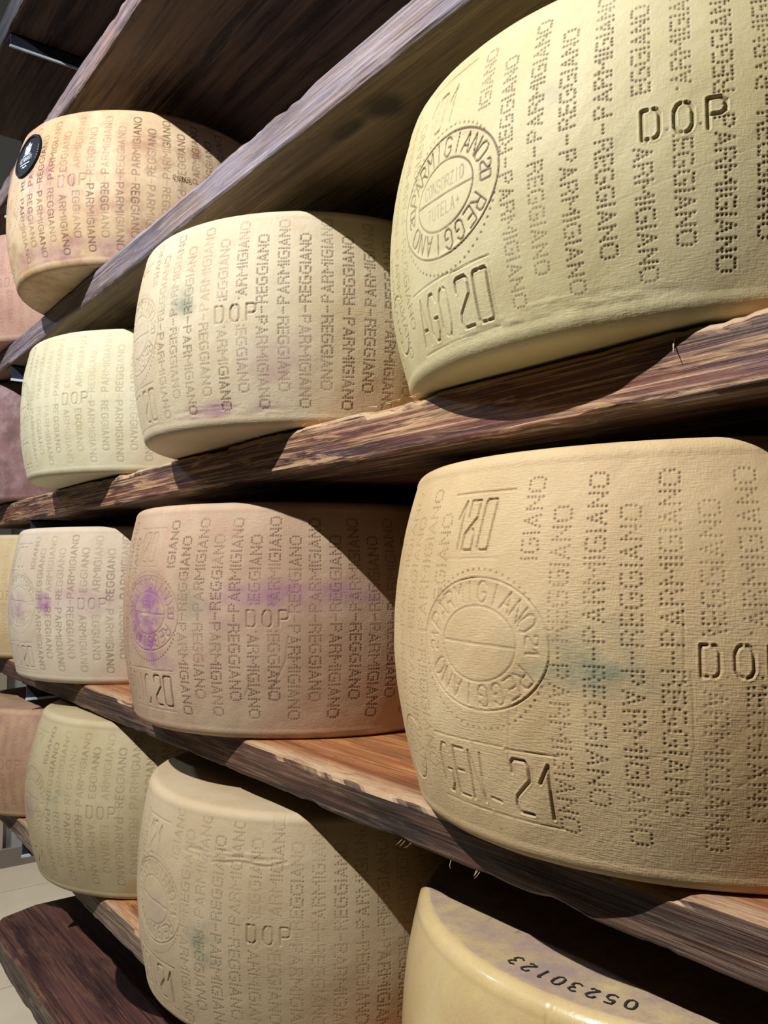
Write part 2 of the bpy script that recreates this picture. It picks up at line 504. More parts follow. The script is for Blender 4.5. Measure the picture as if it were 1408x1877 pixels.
# stroke letters on a box 1 wide, 1.5 high: lists of polylines
STK = {
    'A': [[(0, 0), (0.5, 1.5), (1, 0)], [(0.2, 0.5), (0.8, 0.5)]],
    'C': [[(1, 1.2), (0.7, 1.5), (0.3, 1.5), (0, 1.2), (0, 0.3), (0.3, 0), (0.7, 0), (1, 0.3)]],
    'D': [[(0.32, 1.5), (0, 1.5), (0, 0), (0.32, 0)], [(0.68, 1.5), (0.85, 1.45), (1, 1.2), (1, 0.3), (0.85, 0.05), (0.68, 0)]],
    'E': [[(1, 1.5), (0, 1.5), (0, 0), (1, 0)], [(0, 0.78), (0.8, 0.78)]],
    'G': [[(1, 1.2), (0.7, 1.5), (0.3, 1.5), (0, 1.2), (0, 0.3), (0.3, 0), (0.7, 0), (1, 0.3), (1, 0.7), (0.55, 0.7)]],
    'I': [[(0.5, 0), (0.5, 1.5)]],
    'L': [[(0, 1.5), (0, 0), (0.9, 0)]],
    'M': [[(0, 0), (0, 1.5), (0.5, 0.7), (1, 1.5), (1, 0)]],
    'N': [[(0, 0), (0, 1.5), (1, 0), (1, 1.5)]],
    'O': [[(0.35, 1.5), (0.17, 1.43), (0, 1.15), (0, 0.35), (0.17, 0.07), (0.35, 0)], [(0.65, 1.5), (0.83, 1.43), (1, 1.15), (1, 0.35), (0.83, 0.07), (0.65, 0)]],
    'P': [[(0, 0), (0, 1.5), (0.7, 1.5), (1, 1.3), (1, 0.85), (0.7, 0.68), (0.15, 0.68)]],
    'R': [[(0, 0), (0, 1.5), (0.7, 1.5), (1, 1.3), (1, 0.9), (0.7, 0.72), (0, 0.72)], [(0.5, 0.72), (1, 0)]],
    'S': [[(1, 1.25), (0.7, 1.5), (0.3, 1.5), (0, 1.25), (0, 0.95), (1, 0.55), (1, 0.25), (0.7, 0), (0.3, 0), (0, 0.25)]],
    'T': [[(0, 1.5), (1, 1.5)], [(0.5, 1.5), (0.5, 0)]],
    'U': [[(0, 1.5), (0, 0.3), (0.3, 0), (0.7, 0), (1, 0.3), (1, 1.5)]],
    'Z': [[(0, 1.5), (1, 1.5), (0, 0), (1, 0)]],
    '0': [[(0.42, 1.5), (0.1, 1.5), (0, 1.4), (0, 0.1), (0.1, 0), (0.42, 0)], [(0.58, 1.5), (0.9, 1.5), (1, 1.4), (1, 0.1), (0.9, 0), (0.58, 0)]],
    '1': [[(0.15, 0.95), (0.65, 1.5), (0.65, 0)]],
    '2': [[(0, 1.1), (0, 1.4), (0.15, 1.5), (0.8, 1.5), (1, 1.35), (1, 0.95), (0.15, 0.45), (0.05, 0.2), (0.2, 0), (1, 0)]],
    '3': [[(0, 1.3), (0.3, 1.5), (0.75, 1.5), (1, 1.25), (1, 1.0), (0.7, 0.78), (0.35, 0.78)], [(0.7, 0.78), (1, 0.55), (1, 0.25), (0.75, 0), (0.25, 0), (0, 0.2)]],
    '5': [[(1, 1.5), (0.1, 1.5), (0.05, 0.85), (0.65, 0.9), (1, 0.65), (1, 0.25), (0.7, 0), (0.25, 0), (0, 0.2)]],
    '8': [[(0.1, 1.0), (0.05, 1.5), (0.95, 1.5), (0.95, 1.0), (0.02, 0.5), (0.0, 0.0), (0.95, 0), (0.95, 0.5), (0.75, 0.62)]],
    '-': [[(0.1, 0.2), (0.9, 0.15)]],
    '+': [[(0.5, 0.3), (0.5, 1.2)], [(0.05, 0.75), (0.95, 0.75)]],
    ' ': [],
}


class Rind:
    """height and colour raster over the side of a wheel: u along the girth, v up"""

    def __init__(s, u0, u1, v0, v1, ds, seed):
        s.nu, s.nv = int((u1 - u0) / ds) + 1, int((v1 - v0) / ds) + 1
        s.u = np.linspace(u0, u1, s.nu); s.v = np.linspace(v0, v1, s.nv)
        s.du, s.dv = s.u[1] - s.u[0], s.v[1] - s.v[0]
        s.h = np.zeros((s.nu, s.nv)); s.lip = np.zeros((s.nu, s.nv)); s.c = np.zeros((s.nu, s.nv, 3))
        s.rng = np.random.default_rng(seed)
        s.fade = np.clip((vnoise(s.rng, s.u[:, None], s.v[None], 0.05, 0.05, 3) - 0.28) * 3.2, 0.6, 1.0)

    def win(s, a0, a1, b0, b1):
        i0 = max(0, int((a0 - s.u[0]) / s.du)); i1 = min(s.nu, int((a1 - s.u[0]) / s.du) + 2)
        j0 = max(0, int((b0 - s.v[0]) / s.dv)); j1 = min(s.nv, int((b1 - s.v[0]) / s.dv) + 2)
        return (i0, i1, j0, j1) if i1 > i0 and j1 > j0 else None

    def seg(s, p, q, wd, depth, ink, lip=0.25):
        m = wd * 2.2
        W = s.win(min(p[0], q[0]) - m, max(p[0], q[0]) + m, min(p[1], q[1]) - m, max(p[1], q[1]) + m)
        if not W:
            return
        i0, i1, j0, j1 = W
        A = s.u[i0:i1, None] - p[0]; B = s.v[None, j0:j1] - p[1]
        dx, dy = q[0] - p[0], q[1] - p[1]
        L = dx * dx + dy * dy
        t = np.clip((A * dx + B * dy) / L, 0, 1) if L > 0 else 0
        d = np.sqrt((A - t * dx) ** 2 + (B - t * dy) ** 2) / wd
        f = s.fade[i0:i1, j0:j1]
        g = np.clip(1.25 - d, 0, 1); g = g * g * (3 - 2 * g)
        hh = -depth * g * f
        sub = s.h[i0:i1, j0:j1]
        s.h[i0:i1, j0:j1] = np.minimum(sub, hh) if depth > 0 else np.where(g > 0, np.maximum(sub, hh), sub)
        if lip and depth > 0:
            s.lip[i0:i1, j0:j1] = np.maximum(s.lip[i0:i1, j0:j1], depth * lip * np.exp(-((d - 1.6) / 0.35) ** 2) * f)
        cc = s.c[i0:i1, j0:j1, 0]
        s.c[i0:i1, j0:j1, 0] = np.maximum(cc, np.clip((1.5 - d) * 1.2, 0, 1) * min(1.0, ink * f.mean()))

    def poly(s, pts, wd, depth, ink, lip=0.25):
        for a, b in zip(pts[:-1], pts[1:]):
            s.seg(a, b, wd, depth, ink, lip)

    def dot(s, p, r, depth, ink):
        s.seg(p, p, r, depth, ink, 0.08)

    def text(s, txt, org, wx, hy, adv, wd, depth, ink, ang=0.0, slant=0.0):
        ca, sa = math.cos(ang), math.sin(ang)
        x = 0
        for ch in txt:
            for pl in STK[ch]:
                pts = []
                for a, b in pl:
                    lx = x + a * wx + b / 1.5 * hy * slant; ly = b / 1.5 * hy
                    pts.append((org[0] + lx * ca - ly * sa, org[1] + lx * sa + ly * ca))
                s.poly(pts, wd, depth, ink)
            x += adv * (0.75 if ch == '1' else 1.0)

    def arc_text(s, txt, c, ax, ay, a0, a1, size, wd, depth, ink):
        """letters clockwise round an ellipse, tops outward"""
        for k, ch in enumerate(txt):
            t = a0 + (a1 - a0) * (k / (len(txt) - 1))
            px, py = c[0] + ax * math.cos(t), c[1] + ay * math.sin(t)
            nx, ny = math.cos(t) * ay, math.sin(t) * ax
            n = math.hypot(nx, ny); nx /= n; ny /= n
            tx, ty = ny, -nx
            for pl in STK[ch]:
                pts = [(px + tx * (a - 0.5) * size * 0.55 + nx * (b / 1.5 - 0.5) * size,
                        py + ty * (a - 0.5) * size * 0.55 + ny * (b / 1.5 - 0.5) * size) for a, b in pl]
                s.poly(pts, wd, depth, ink, 0.1)

    def ellipse(s, c, ax, ay, wd, depth, ink, a0=0, a1=2 * math.pi, n=72, rot=0.0):
        cr, sr = math.cos(rot), math.sin(rot)
        P = []
        for k in range(n + 1):
            t = a0 + (a1 - a0) * k / n
            x, y = ax * math.cos(t), ay * math.sin(t)
            P.append((c[0] + x * cr - y * sr, c[1] + x * sr + y * cr))
        s.poly(P, wd, depth, ink)

    def dent(s, c, ax, ay, depth):
        W = s.win(c[0] - ax, c[0] + ax, c[1] - ay, c[1] + ay)
        if W:
            i0, i1, j0, j1 = W
            d = np.sqrt(((s.u[i0:i1, None] - c[0]) / ax) ** 2 + ((s.v[None, j0:j1] - c[1]) / ay) ** 2)
            s.h[i0:i1, j0:j1] -= depth * np.clip((1 - d) * 9, 0, 1)

    def stain(s, ch, c, ax, ay, amt, sharp=1.0):
        U, V = s.u[:, None], s.v[None]
        d = np.sqrt(((U - c[0]) / ax) ** 2 + ((V - c[1]) / ay) ** 2)
        n = vnoise(s.rng, U, V, 0.022, 0.018, 4)
        g = np.clip((1.0 - d) * 1.7 * sharp, 0, 1) * np.clip((n - 0.22) * 2.6, 0, 1)
        s.c[:, :, ch] = np.clip(s.c[:, :, ch] + g * amt, 0, 1)

    def columns(s, us, zc, mode, unit, lost, partial, ink, r, depth, words=None, usphere=0.0):
        rg = s.rng
        for k, uc in us:
            if uc < s.u[0] or uc > s.u[-1]:
                continue
            up, lo = ('REGGIANO', 'PARMIGIANO') if k % 2 == 0 else ('PARMIGIANO', 'REGGIANO')
            j = rg.normal(0, 0.0006)
            kink = ink * rg.uniform(0.7, 1.05)
            lean = rg.normal(0, 0.006)
            for sgn, word in ((1, up), (-1, lo)):
                if k in partial and sgn < 0:
                    continue
                x = 0.0
                for li, ch in enumerate(word):
                    adv, pts = DOTS[ch]
                    skip = (k in partial and li < len(word) - 6)
                    if not skip:
                        if mode == 'dots':
                            q = [(uc - sgn * (y - 2) * unit * 1.0 + sgn * lean * (x + a) * unit, zc + sgn * (0.0068 + (x + a) * unit) + j) for a, y in pts]
                            for p in q:
                                if k in lost and abs(p[1] - zc) < 0.0125:
                                    continue
                                s.dot((p[0] + rg.normal(0, 0.00012), p[1] + rg.normal(0, 0.00012)), r, depth, kink)
                        else:
                            for pl in STK[ch]:
                                q = [(uc - sgn * (b / 1.5 * 4 - 2) * unit, zc + sgn * (0.0068 + (x + a * adv if adv else x) * unit) + j) for a, b in pl]
                                if k in lost and abs(q[0][1] - zc) < 0.0125:
                                    continue
                                s.poly(q, r, depth, kink, 0.1)
                    x += adv + 1.35
            if k not in lost and k not in partial:
                for d in (-1, 0, 1):
                    s.dot((uc, zc + d * unit + j), r, depth, kink)


def wheel(name, label, pos, R, Rd, H, th_seal, ds, mat, marks=None, arc=(115, 300), seed=1, p=1.96, rc=0.011, wob=0.0012, mode='dots', stains=(), lip=0.0, group=None, flute=0.0):
    """a cheese wheel: barrel side with every mark pressed into the mesh, rounded rims, flat faces"""
    us0, us1 = math.radians(arc[0]) * R, math.radians(arc[1]) * R
    rd = Rind(us0, us1, rc, H - rc, ds, seed)
    us = math.radians(th_seal) * R
    mk = marks or {}
    zc = H * mk.get('mid', 0.51)
    uc0 = us + 0.058
    pitch = 0.0205
    mk = marks or {}
    ink = mk.get('ink', 0.8)
    dr = mk.get('r', 0.00078); dd = mk.get('depth', 0.0009)
    if not mk.get('plain'):
        cols = [(k, uc0 + k * pitch) for k in range(0, 16)] + [(-1, us + 0.0375)] + [(-100, us - 0.039)] + [(-101 - k, us - 0.0595 - k * pitch) for k in range(12)]
        cols = [c for c in cols if c[0] < 0 or True]
        rd.columns(cols, zc, mode, mk.get('unit', 0.00266), (4, 5), (-1, -100), ink, dr, dd)
        # D.O.P. between two columns
        dc = us + mk.get('dop_off', 0.154)
        for q, ch in enumerate('DOP'):
            rd.text(ch, (dc + (q - 1) * 0.0165 - 0.0045, zc - 0.0085 + mk.get('dop_z', 0)), 0.0090, 0.0160, 0.02, 0.00100, 0.0015, mk.get('dop', 0.6) * 0.62)
            if mk.get('stops', True):
                rd.dot((dc + (q - 1) * 0.0165 + 0.0083, zc - 0.0085), 0.0007, 0.0008, 0.6)
        # seal
        sc = (us, zc + 0.002)
        si, sd = mk.get('seal_ink', 0.3), mk.get('seal_depth', 0.0010)
        rd.ellipse(sc, 0.0530, 0.0395, 0.0007, sd, si)
        rd.ellipse(sc, 0.0310, 0.0225, 0.0006, sd * 0.8, si)
        rd.seg((sc[0] - 0.031, sc[1] + 0.001), (sc[0] + 0.031, sc[1] - 0.001), 0.0006, sd * 0.8, si)
        rd.arc_text('PARMIGIANO', sc, 0.0425, 0.0310, math.radians(158), math.radians(26), 0.0125, 0.0006, sd, si * 1.2)
        rd.arc_text('REGGIANO', sc, 0.0425, 0.0310, math.radians(-34), math.radians(-148), 0.0125, 0.0006, sd, si * 1.2)
        yr = mk.get('year', '20')
        rd.text(yr, (sc[0] + 0.0375, sc[1] + 0.0065), 0.0050, 0.0085, 0.0066, 0.0006, sd, si * 1.2, ang=-math.pi / 2)
        rd.text(yr, (sc[0] - 0.0375, sc[1] - 0.0065), 0.0050, 0.0085, 0.0066, 0.0006, sd, si * 1.2, ang=math.pi / 2)
        if mk.get('inner', True):
            rd.text('CONSORZIO', (sc[0] - 0.0215, sc[1] + 0.0035), 0.0034, 0.0085, 0.0050, 0.0004, sd * 0.5, si * 0.7)
            rd.text('TUTELA+', (sc[0] - 0.0175, sc[1] - 0.0135), 0.0034, 0.0085, 0.0054, 0.0004, sd * 0.5, si * 0.7)
        for k in range(64):
            a = 2 * math.pi * k / 64
            q = (us + 0.0515 * math.cos(a), zc - 0.001 + 0.0475 * math.sin(a))
            if ((q[0] - sc[0]) / 0.053) ** 2 + ((q[1] - sc[1]) / 0.0395) ** 2 > 1.02:
                rd.dot(q, 0.00085, 0.0008, ink * 0.9)
        # number above the seal
        if mk.get('number'):
            n0 = (us - 0.030, mk.get('num_z', H - 0.061))
            rd.text(mk['number'], n0, 0.0095, mk.get('num_h', 0.031), 0.0145, 0.0009, mk.get('num_depth', 0.0013), mk.get('num_ink', 0.3), slant=0.12)
            rd.seg((n0[0] - 0.004, n0[1] + 0.036), (n0[0] + 0.052, n0[1] + 0.036), 0.0008, 0.0008, 0.12)
            rd.seg((n0[0] - 0.008, n0[1] - 0.005), (n0[0] + 0.045, n0[1] - 0.005), 0.0006, 0.0004, 0.05)
        # month and year below the seal
        if mk.get('date'):
            a, b = mk['date']
            y0 = mk.get('date_z', 0.022)
            x0 = us - 0.046
            rd.text(a, (x0, y0), 0.0105, 0.030, 0.0155, 0.00095, 0.0014, mk.get('date_ink', 0.35), slant=0.03)
            x1 = x0 + len(a) * 0.0155 + 0.006
            rd.text(b, (x1, y0), 0.0125, 0.031, 0.0180, 0.0010, 0.0018, mk.get('date_ink', 0.35) * 1.5)
            for (p0, p1) in ((x0 - 0.004, x1 - 0.005), (x1 - 0.003, x1 + 0.034)):
                rd.poly([(p0, y0 + 0.036), (p1, y0 + 0.037)], 0.0007, 0.0008, 0.15)
                rd.poly([(p0, y0 - 0.005), (p1, y0 - 0.005)], 0.0007, 0.0006, 0.08)
                if mk.get('boxed'):
                    rd.poly([(p0, y0 - 0.005), (p0, y0 + 0.036)], 0.0005, 0.0005, 0.05)
                    rd.poly([(p1, y0 - 0.005), (p1, y0 + 0.036)], 0.0005, 0.0005, 0.05)
        rd.ellipse((us - 0.094, 0.048), 0.021, 0.021, 0.0008, 0.0010, 0.15)
    if not mk.get('plain'):
        rd.dent(sc, 0.053, 0.0395, 0.0005)
    for st in mk.get('strokes', ()):
        rd.poly([(us + a, b) for a, b in st[0]], st[1], st[2] * 0.5, st[3] * 0.7, 0)
    for ch, du, z, ax, ay, amt in stains:
        rd.stain(ch, (us + du, z), ax, ay, amt)
    if mk.get('scar'):
        for du, z, ax, ay, amp in mk['scar']:
            U, V = rd.u[:, None], rd.v[None]
            d = np.clip(1 - np.sqrt(((U - us - du) / ax) ** 2 + ((V - z) / ay) ** 2), 0, 1)
            n = vnoise(rd.rng, U, V, 0.02, 0.004, 4) - 0.5
            rd.h += np.clip(d * 3, 0, 1) * n * amp
    rd.h = rd.h + rd.lip * (rd.h > -0.0002)
    # broad unevenness of the rind
    U, V = rd.u[:, None], rd.v[None]
    th_d = rd.u / R
    nrest = 70
    th_r = np.linspace(th_d[-1], th_d[0] + 2 * math.pi, nrest + 2)[1:-1]
    TH = np.concatenate([th_d, th_r])
    nt = len(TH)
    Hgt = np.concatenate([rd.h, np.zeros((nrest, rd.nv))], 0)
    C = np.concatenate([rd.c, np.zeros((nrest, rd.nv, 3))], 0)
    rg = np.random.default_rng(seed + 50)
    # periodic low frequency noise
    def per(v, amp):
        out = 0
        for k in range(1, 7):
            a, b, c2 = rg.uniform(0, 6.28, 3)
            out = out + np.sin(k * TH[:, None] + a + 9 * v * (k % 3) + b) * amp / k
        return out
    side = R - Rd * np.abs(2 * rd.v / H - 1) ** p
    rr = side[None] + Hgt + per(rd.v[None], wob * 0.6)
    dth = rg.integers(0, 10000)
    nn = vnoise(np.random.default_rng(int(dth)), np.cos(TH)[:, None] * R + 1.0 + rd.v[None] * 0.3, np.sin(TH)[:, None] * R + 1.0 + rd.v[None], 0.05, 0.05, 4) - 0.5
    rr = rr + nn * wob * 1.5
    # rolled lip by the rims
    if lip:
        for zz, sg in ((0.012, 1), (H - 0.014, 1)):
            rr = rr + lip * np.exp(-((rd.v[None] - zz) / 0.006) ** 2) * (0.5 + nn)
    zside = np.repeat(rd.v[None], nt, 0)
    # rims and faces
    nc = 9
    def cap(top):
        re = rr[:, -1] if top else rr[:, 0]
        z0 = H if top else 0.0
        sg = -1 if top else 1
        rows_r, rows_z = [], []
        for k in range(1, nc + 1):
            a = (math.pi / 2) * k / nc
            rows_r.append(re - rc * (1 - math.cos(a))); rows_z.append(np.full(nt, z0 + sg * rc * (1 - math.sin(a))))
        for fr in (0.96, 0.90, 0.80, 0.65, 0.45, 0.25, 0.08):
            x = (re - rc) * fr
            rows_r.append(x)
            rows_z.append(z0 + sg * 0.0012 * (1 - fr) * 2 + 0 * x)
        return np.array(rows_r).T, np.array(rows_z).T
    br, bz = cap(False)
    tr, tz = cap(True)
    RR = np.concatenate([br[:, ::-1], rr, tr], 1)
    ZZ = np.concatenate([bz[:, ::-1], zside, tz], 1)
    m = RR.shape[1]
    CC = np.zeros((nt, m, 3)); CC[:, br.shape[1]:br.shape[1] + rd.nv] = C
    X = RR * np.cos(TH)[:, None]; Yv = RR * np.sin(TH)[:, None]
    V = np.stack([X, Yv, ZZ], -1).reshape(-1, 3)
    i = np.arange(nt)[:, None] * m + np.arange(m - 1)[None]
    j = ((np.arange(nt)[:, None] + 1) % nt) * m + np.arange(m - 1)[None]
    Fq = np.stack([i, j, j + 1, i + 1], -1).reshape(-1, 4)
    nv0 = len(V)
    V = np.concatenate([V, [[0, 0, 0.002], [0, 0, H - 0.002]]])
    a = np.arange(nt) * m; b = ((np.arange(nt) + 1) % nt) * m
    nq, ntri = len(Fq), 2 * nt
    loops = np.concatenate([Fq.reshape(-1), np.stack([b, a, np.full(nt, nv0)], -1).reshape(-1), np.stack([a + m - 1, b + m - 1, np.full(nt, nv0 + 1)], -1).reshape(-1)]).astype(np.int32)
    starts = np.concatenate([np.arange(nq) * 4, nq * 4 + np.arange(ntri) * 3]).astype(np.int32)
    me = bpy.data.meshes.new(name)
    me.vertices.add(len(V)); me.loops.add(len(loops)); me.polygons.add(nq + ntri)
    me.vertices.foreach_set('co', V.astype(np.float32).ravel())
    me.loops.foreach_set('vertex_index', loops)
    me.polygons.foreach_set('loop_start', starts)
    me.update(calc_edges=True)
    me.polygons.foreach_set('use_smooth', np.ones(nq + ntri, dtype=bool))
    ca = me.color_attributes.new('marks', 'FLOAT_COLOR', 'POINT')
    c4 = np.zeros((len(V), 4), np.float32); c4[:nv0, :3] = CC.reshape(-1, 3); c4[:, 3] = 1
    ca.data.foreach_set('color', c4.ravel())
    uvl = me.uv_layers.new(name='rind')
    # girth (m) and running length along the section (m)
    sl = np.concatenate([[0], np.cumsum(np.sqrt(np.diff(RR[0]) ** 2 + np.diff(ZZ[0]) ** 2))])
    uvv = np.zeros((len(V), 2), np.float32)
    uvv[:nv0, 0] = np.repeat(TH * R, m); uvv[:nv0, 1] = np.tile(sl, nt)
    uvl.data.foreach_set('uv', uvv[loops].ravel())
    me.materials.append(mat)
    me.validate()
    o = bpy.data.objects.new(name, me)
    o.location = pos
    link(o)
    tag(o, label, 'cheese wheel', 'cheese wheels ripening on the rack shelves')
    surf = lambda th, z, off=0.0: ((R - Rd * abs(2 * z / H - 1) ** p + off) * math.cos(th), (R - Rd * abs(2 * z / H - 1) ** p + off) * math.sin(th), z)
    return o, surf


# rind materials
mc_2c = mat_cheese('rind_yellow_green', (0.54, 0.47, 0.25), (0.62, 0.56, 0.34), (0.50, 0.40, 0.19), 0.35, 1.0, 0.45, 0.7)
mc_3c = mat_cheese('rind_straw', (0.52, 0.37, 0.19), (0.64, 0.49, 0.28), (0.56, 0.38, 0.20), 0.4, 2.0, 0.5, 1.2)
mc_2b = mat_cheese('rind_pale', (0.56, 0.46, 0.30), (0.66, 0.58, 0.42), (0.56, 0.42, 0.24), 0.4, 3.0, 0.5, 1.0)
mc_3b = mat_cheese('rind_rosy', (0.45, 0.305, 0.20), (0.57, 0.43, 0.30), (0.48, 0.28, 0.20), 0.6, 4.0, 0.5, 1.0)
mc_4b = mat_cheese('rind_buff', (0.48, 0.37, 0.22), (0.57, 0.46, 0.3), (0.50, 0.36, 0.22), 0.35, 5.0, 0.5, 1.1)
mc_4c = mat_cheese('rind_waxy', (0.55, 0.4, 0.17), (0.64, 0.5, 0.25), (0.52, 0.34, 0.22), 0.45, 6.0, 0.32, 0.3, 0.6, top_tint=(0.40, 0.29, 0.26))
mc_2a = mat_cheese('rind_greenish_white', (0.60, 0.56, 0.37), (0.68, 0.65, 0.48), (0.56, 0.46, 0.22), 0.35, 7.0, 0.5, 0.4)
mc_3a = mat_cheese('rind_pinkish_white', (0.58, 0.48, 0.36), (0.68, 0.60, 0.46), (0.56, 0.38, 0.28), 0.35, 8.0, 0.5, 0.6)
mc_4a = mat_cheese('rind_olive', (0.44, 0.36, 0.2), (0.52, 0.44, 0.27), (0.44, 0.34, 0.20), 0.3, 9.0, 0.5, 0.6)
mc_1a = mat_cheese('rind_orange_mottled', (0.50, 0.33, 0.18), (0.66, 0.52, 0.34), (0.36, 0.18, 0.12), 0.9, 10.0, 0.45, 0.3)
mc_1z = mat_cheese('rind_pink', (0.42, 0.25, 0.20), (0.52, 0.34, 0.26), (0.36, 0.18, 0.16), 0.6, 11.0, 0.5, 0.3)
mc_2z = mat_cheese('rind_maroon', (0.14, 0.075, 0.075), (0.28, 0.16, 0.16), (0.42, 0.32, 0.33), 0.6, 12.0, 0.4, 0.3)
mc_3z = mat_cheese('rind_golden', (0.56, 0.42, 0.24), (0.64, 0.52, 0.30), (0.50, 0.36, 0.2), 0.35, 13.0, 0.5, 0.3)
mc_4z = mat_cheese('rind_rust', (0.36, 0.20, 0.14), (0.50, 0.33, 0.20), (0.34, 0.17, 0.14), 0.6, 14.0, 0.5, 0.3)

GW = None
zB, zC, zD, zA = 0.1324, -0.1714, -0.4482, 0.4108
NEAR, MID, FAR = 0.00070, 0.0010, 0.0012

wheel('cheese_wheel', 'large yellow-green cheese wheel stamped AGO 20 in the upper right', (0.5885, 0.373, zB), 0.2417, 0.0190, 0.208, 173.2, NEAR, mc_2c, seed=21, rc=0.013,
      marks=dict(ink=0.85, dop_off=0.161, seal_ink=0.95, number='101', num_z=0.157, num_h=0.026, unit=0.00222, dop_z=-0.003, date=('AGO', '20'), boxed=True, year='20', date_z=0.020, num_ink=0.35, dop=0.65,
                 strokes=[([(0.078, 0.125), (0.079, 0.095)], 0.0006, 0.0005, 0.1), ([(0.02, 0.05), (0.12, 0.064), (0.21, 0.085)], 0.0004, 0.0003, 0.02)],
                 scar=[(0.08, 0.014, 0.09, 0.012, 0.0012), (0.0, 0.012, 0.05, 0.008, 0.0010)]),
      stains=((2, 0.085, 0.135, 0.018, 0.014, 0.35),))
wheel('cheese_wheel', 'large straw-coloured cheese wheel stamped 180 and GEN-21, middle right', (0.5698, 0.3805, zC), 0.2199, 0.022, 0.2433, 181.3, NEAR, mc_3c, seed=22,
      marks=dict(ink=0.75, seal_ink=0.22, seal_depth=0.0012, number='180', date=('GEN-', '21'), year='21', inner=False, date_z=0.030, num_ink=0.28, date_ink=0.38,
                 strokes=[([(0.125, 0.150), (0.1245, 0.115), (0.116, 0.085), (0.118, 0.084)], 0.0005, 0.0006, 0.35),
                          ([(0.128, 0.118), (0.129, 0.08), (0.120, 0.045)], 0.0005, 0.0006, 0.25),
                          ([(0.162, 0.112), (0.163, 0.095), (0.160, 0.078)], 0.0006, 0.0006, 0.35),
                          ([(0.150, 0.060), (0.165, 0.070), (0.172, 0.09)], 0.0006, 0.0006, 0.2),
                          ([(0.030, 0.115), (0.024, 0.085), (0.020, 0.055)], 0.0007, 0.0007, 0.15),
                          ([(0.036, 0.120), (0.030, 0.088)], 0.0006, 0.0006, 0.15),
                          ([(-0.012, 0.085), (-0.006, 0.045), (0.004, 0.016)], 0.0012, -0.0009, 0.0)]),
      stains=((2, 0.066, 0.125, 0.055, 0.030, 0.55), (2, 0.09, 0.115, 0.035, 0.02, 0.4)))
wheel('cheese_wheel', 'waxy yellow cheese wheel with a black number on its top face, lower right', (0.592, 0.390, zD), 0.225, 0.0145, 0.195, 181, NEAR, mc_4c, seed=23, rc=0.012,
      marks=dict(plain=True, strokes=[([(0.04, 0.205), (0.034, 0.17), (0.036, 0.12)], 0.002, 0.0012, 0.05)]),
      stains=((1, 0.03, 0.15, 0.05, 0.03, 0.25),))
wheel('cheese_wheel', 'pale cheese wheel with blue-green smudge, between the grey lilac and reddish boards', (0.5186, 0.8233, zB), 0.204, 0.0148, 0.2085, 172.7, MID, mc_2b, seed=24, arc=(120, 310),
      marks=dict(ink=0.95, unit=0.00238, seal_ink=0.40, number='180', date=('OTT', '20'), year='20', date_z=0.018, dop=0.75, r=0.00085,
                 strokes=[([(0.087, 0.100), (0.083, 0.07), (0.082, 0.045)], 0.0007, 0.0006, 0.4)],
                 scar=[(0.13, 0.015, 0.08, 0.010, 0.0015)]),
      stains=((2, 0.093, 0.125, 0.024, 0.024, 0.75), (2, 0.071, 0.13, 0.012, 0.022, 0.4), (1, 0.14, 0.018, 0.07, 0.012, 0.55), (1, 0.2, 0.06, 0.05, 0.04, 0.3)))
wheel('cheese_wheel', 'rosy cheese wheel with a big purple stain over its seal, in the middle', (0.5509, 0.9022, zC), 0.2133, 0.0162, 0.2393, 187.8, MID, mc_3b, seed=25, arc=(130, 310),
      marks=dict(ink=1.1, seal_ink=0.35, number='180', date=('DIC', '20'), year='20', date_z=0.028, date_ink=0.5, r=0.00085,
                 strokes=[([(0.175, 0.106), (0.172, 0.08), (0.160, 0.055), (0.156, 0.04)], 0.0009, 0.0009, 0.3), ([(0.14, 0.07), (0.13, 0.045)], 0.0008, 0.0008, 0.2)]),
      stains=((1, 0.0, 0.120, 0.058, 0.055, 0.8), (1, -0.01, 0.12, 0.04, 0.04, 1.0), (1, 0.02, 0.075, 0.03, 0.02, 0.45), (1, 0.19, 0.145, 0.10, 0.020, 0.6), (1, 0.12, 0.13, 0.05, 0.03, 0.3), (2, 0.07, 0.14, 0.03, 0.04, 0.35)))
wheel('cheese_wheel', 'buff cheese wheel with torn rind under its lit top rim, lowest row', (0.5601, 0.8507, zD), 0.2193, 0.0132, 0.2164, 181.0, MID, mc_4b, seed=26, arc=(120, 310), rc=0.010,
      marks=dict(ink=0.6, seal_ink=0.20, number='121', date=('GEN', '21'), year='21', date_z=0.020, dop=0.5, inner=False,
                 strokes=[([(0.09, 0.168), (0.12, 0.172), (0.15, 0.170), (0.17, 0.175)], 0.0016, 0.0016, 0.12)], scar=[(0.11, 0.174, 0.07, 0.008, 0.0025)]),
      stains=((2, 0.085, 0.095, 0.030, 0.030, 0.65), (1, 0.0, 0.10, 0.03, 0.03, 0.2)))
wheel('cheese_wheel', 'greenish white cheese wheel behind the pale one on the reddish shelf', (0.5337, 1.3125, zB), 0.217, 0.0143, 0.2061, 173.2, FAR, mc_2a, seed=27, mode='solid',
      marks=dict(ink=0.42, seal_ink=0.45, number='180', date=('AGO', '20'), r=0.0008, depth=0.0005, dop=0.5, unit=0.00236, inner=False))
wheel('cheese_wheel', 'white cheese wheel with faint purple stains behind the rosy one', (0.5514, 1.4164, zC), 0.2204, 0.0165, 0.2347, 187.7, FAR, mc_3a, seed=28, mode='solid',
      marks=dict(ink=0.6, seal_ink=0.3, number='180', date=('DIC', '20'), r=0.0008, depth=0.0005, dop=0.4, inner=False),
      stains=((1, -0.02, 0.11, 0.06, 0.04, 0.55), (1, 0.068, 0.12, 0.02, 0.022, 0.9), (1, 0.14, 0.125, 0.09, 0.03, 0.3)))
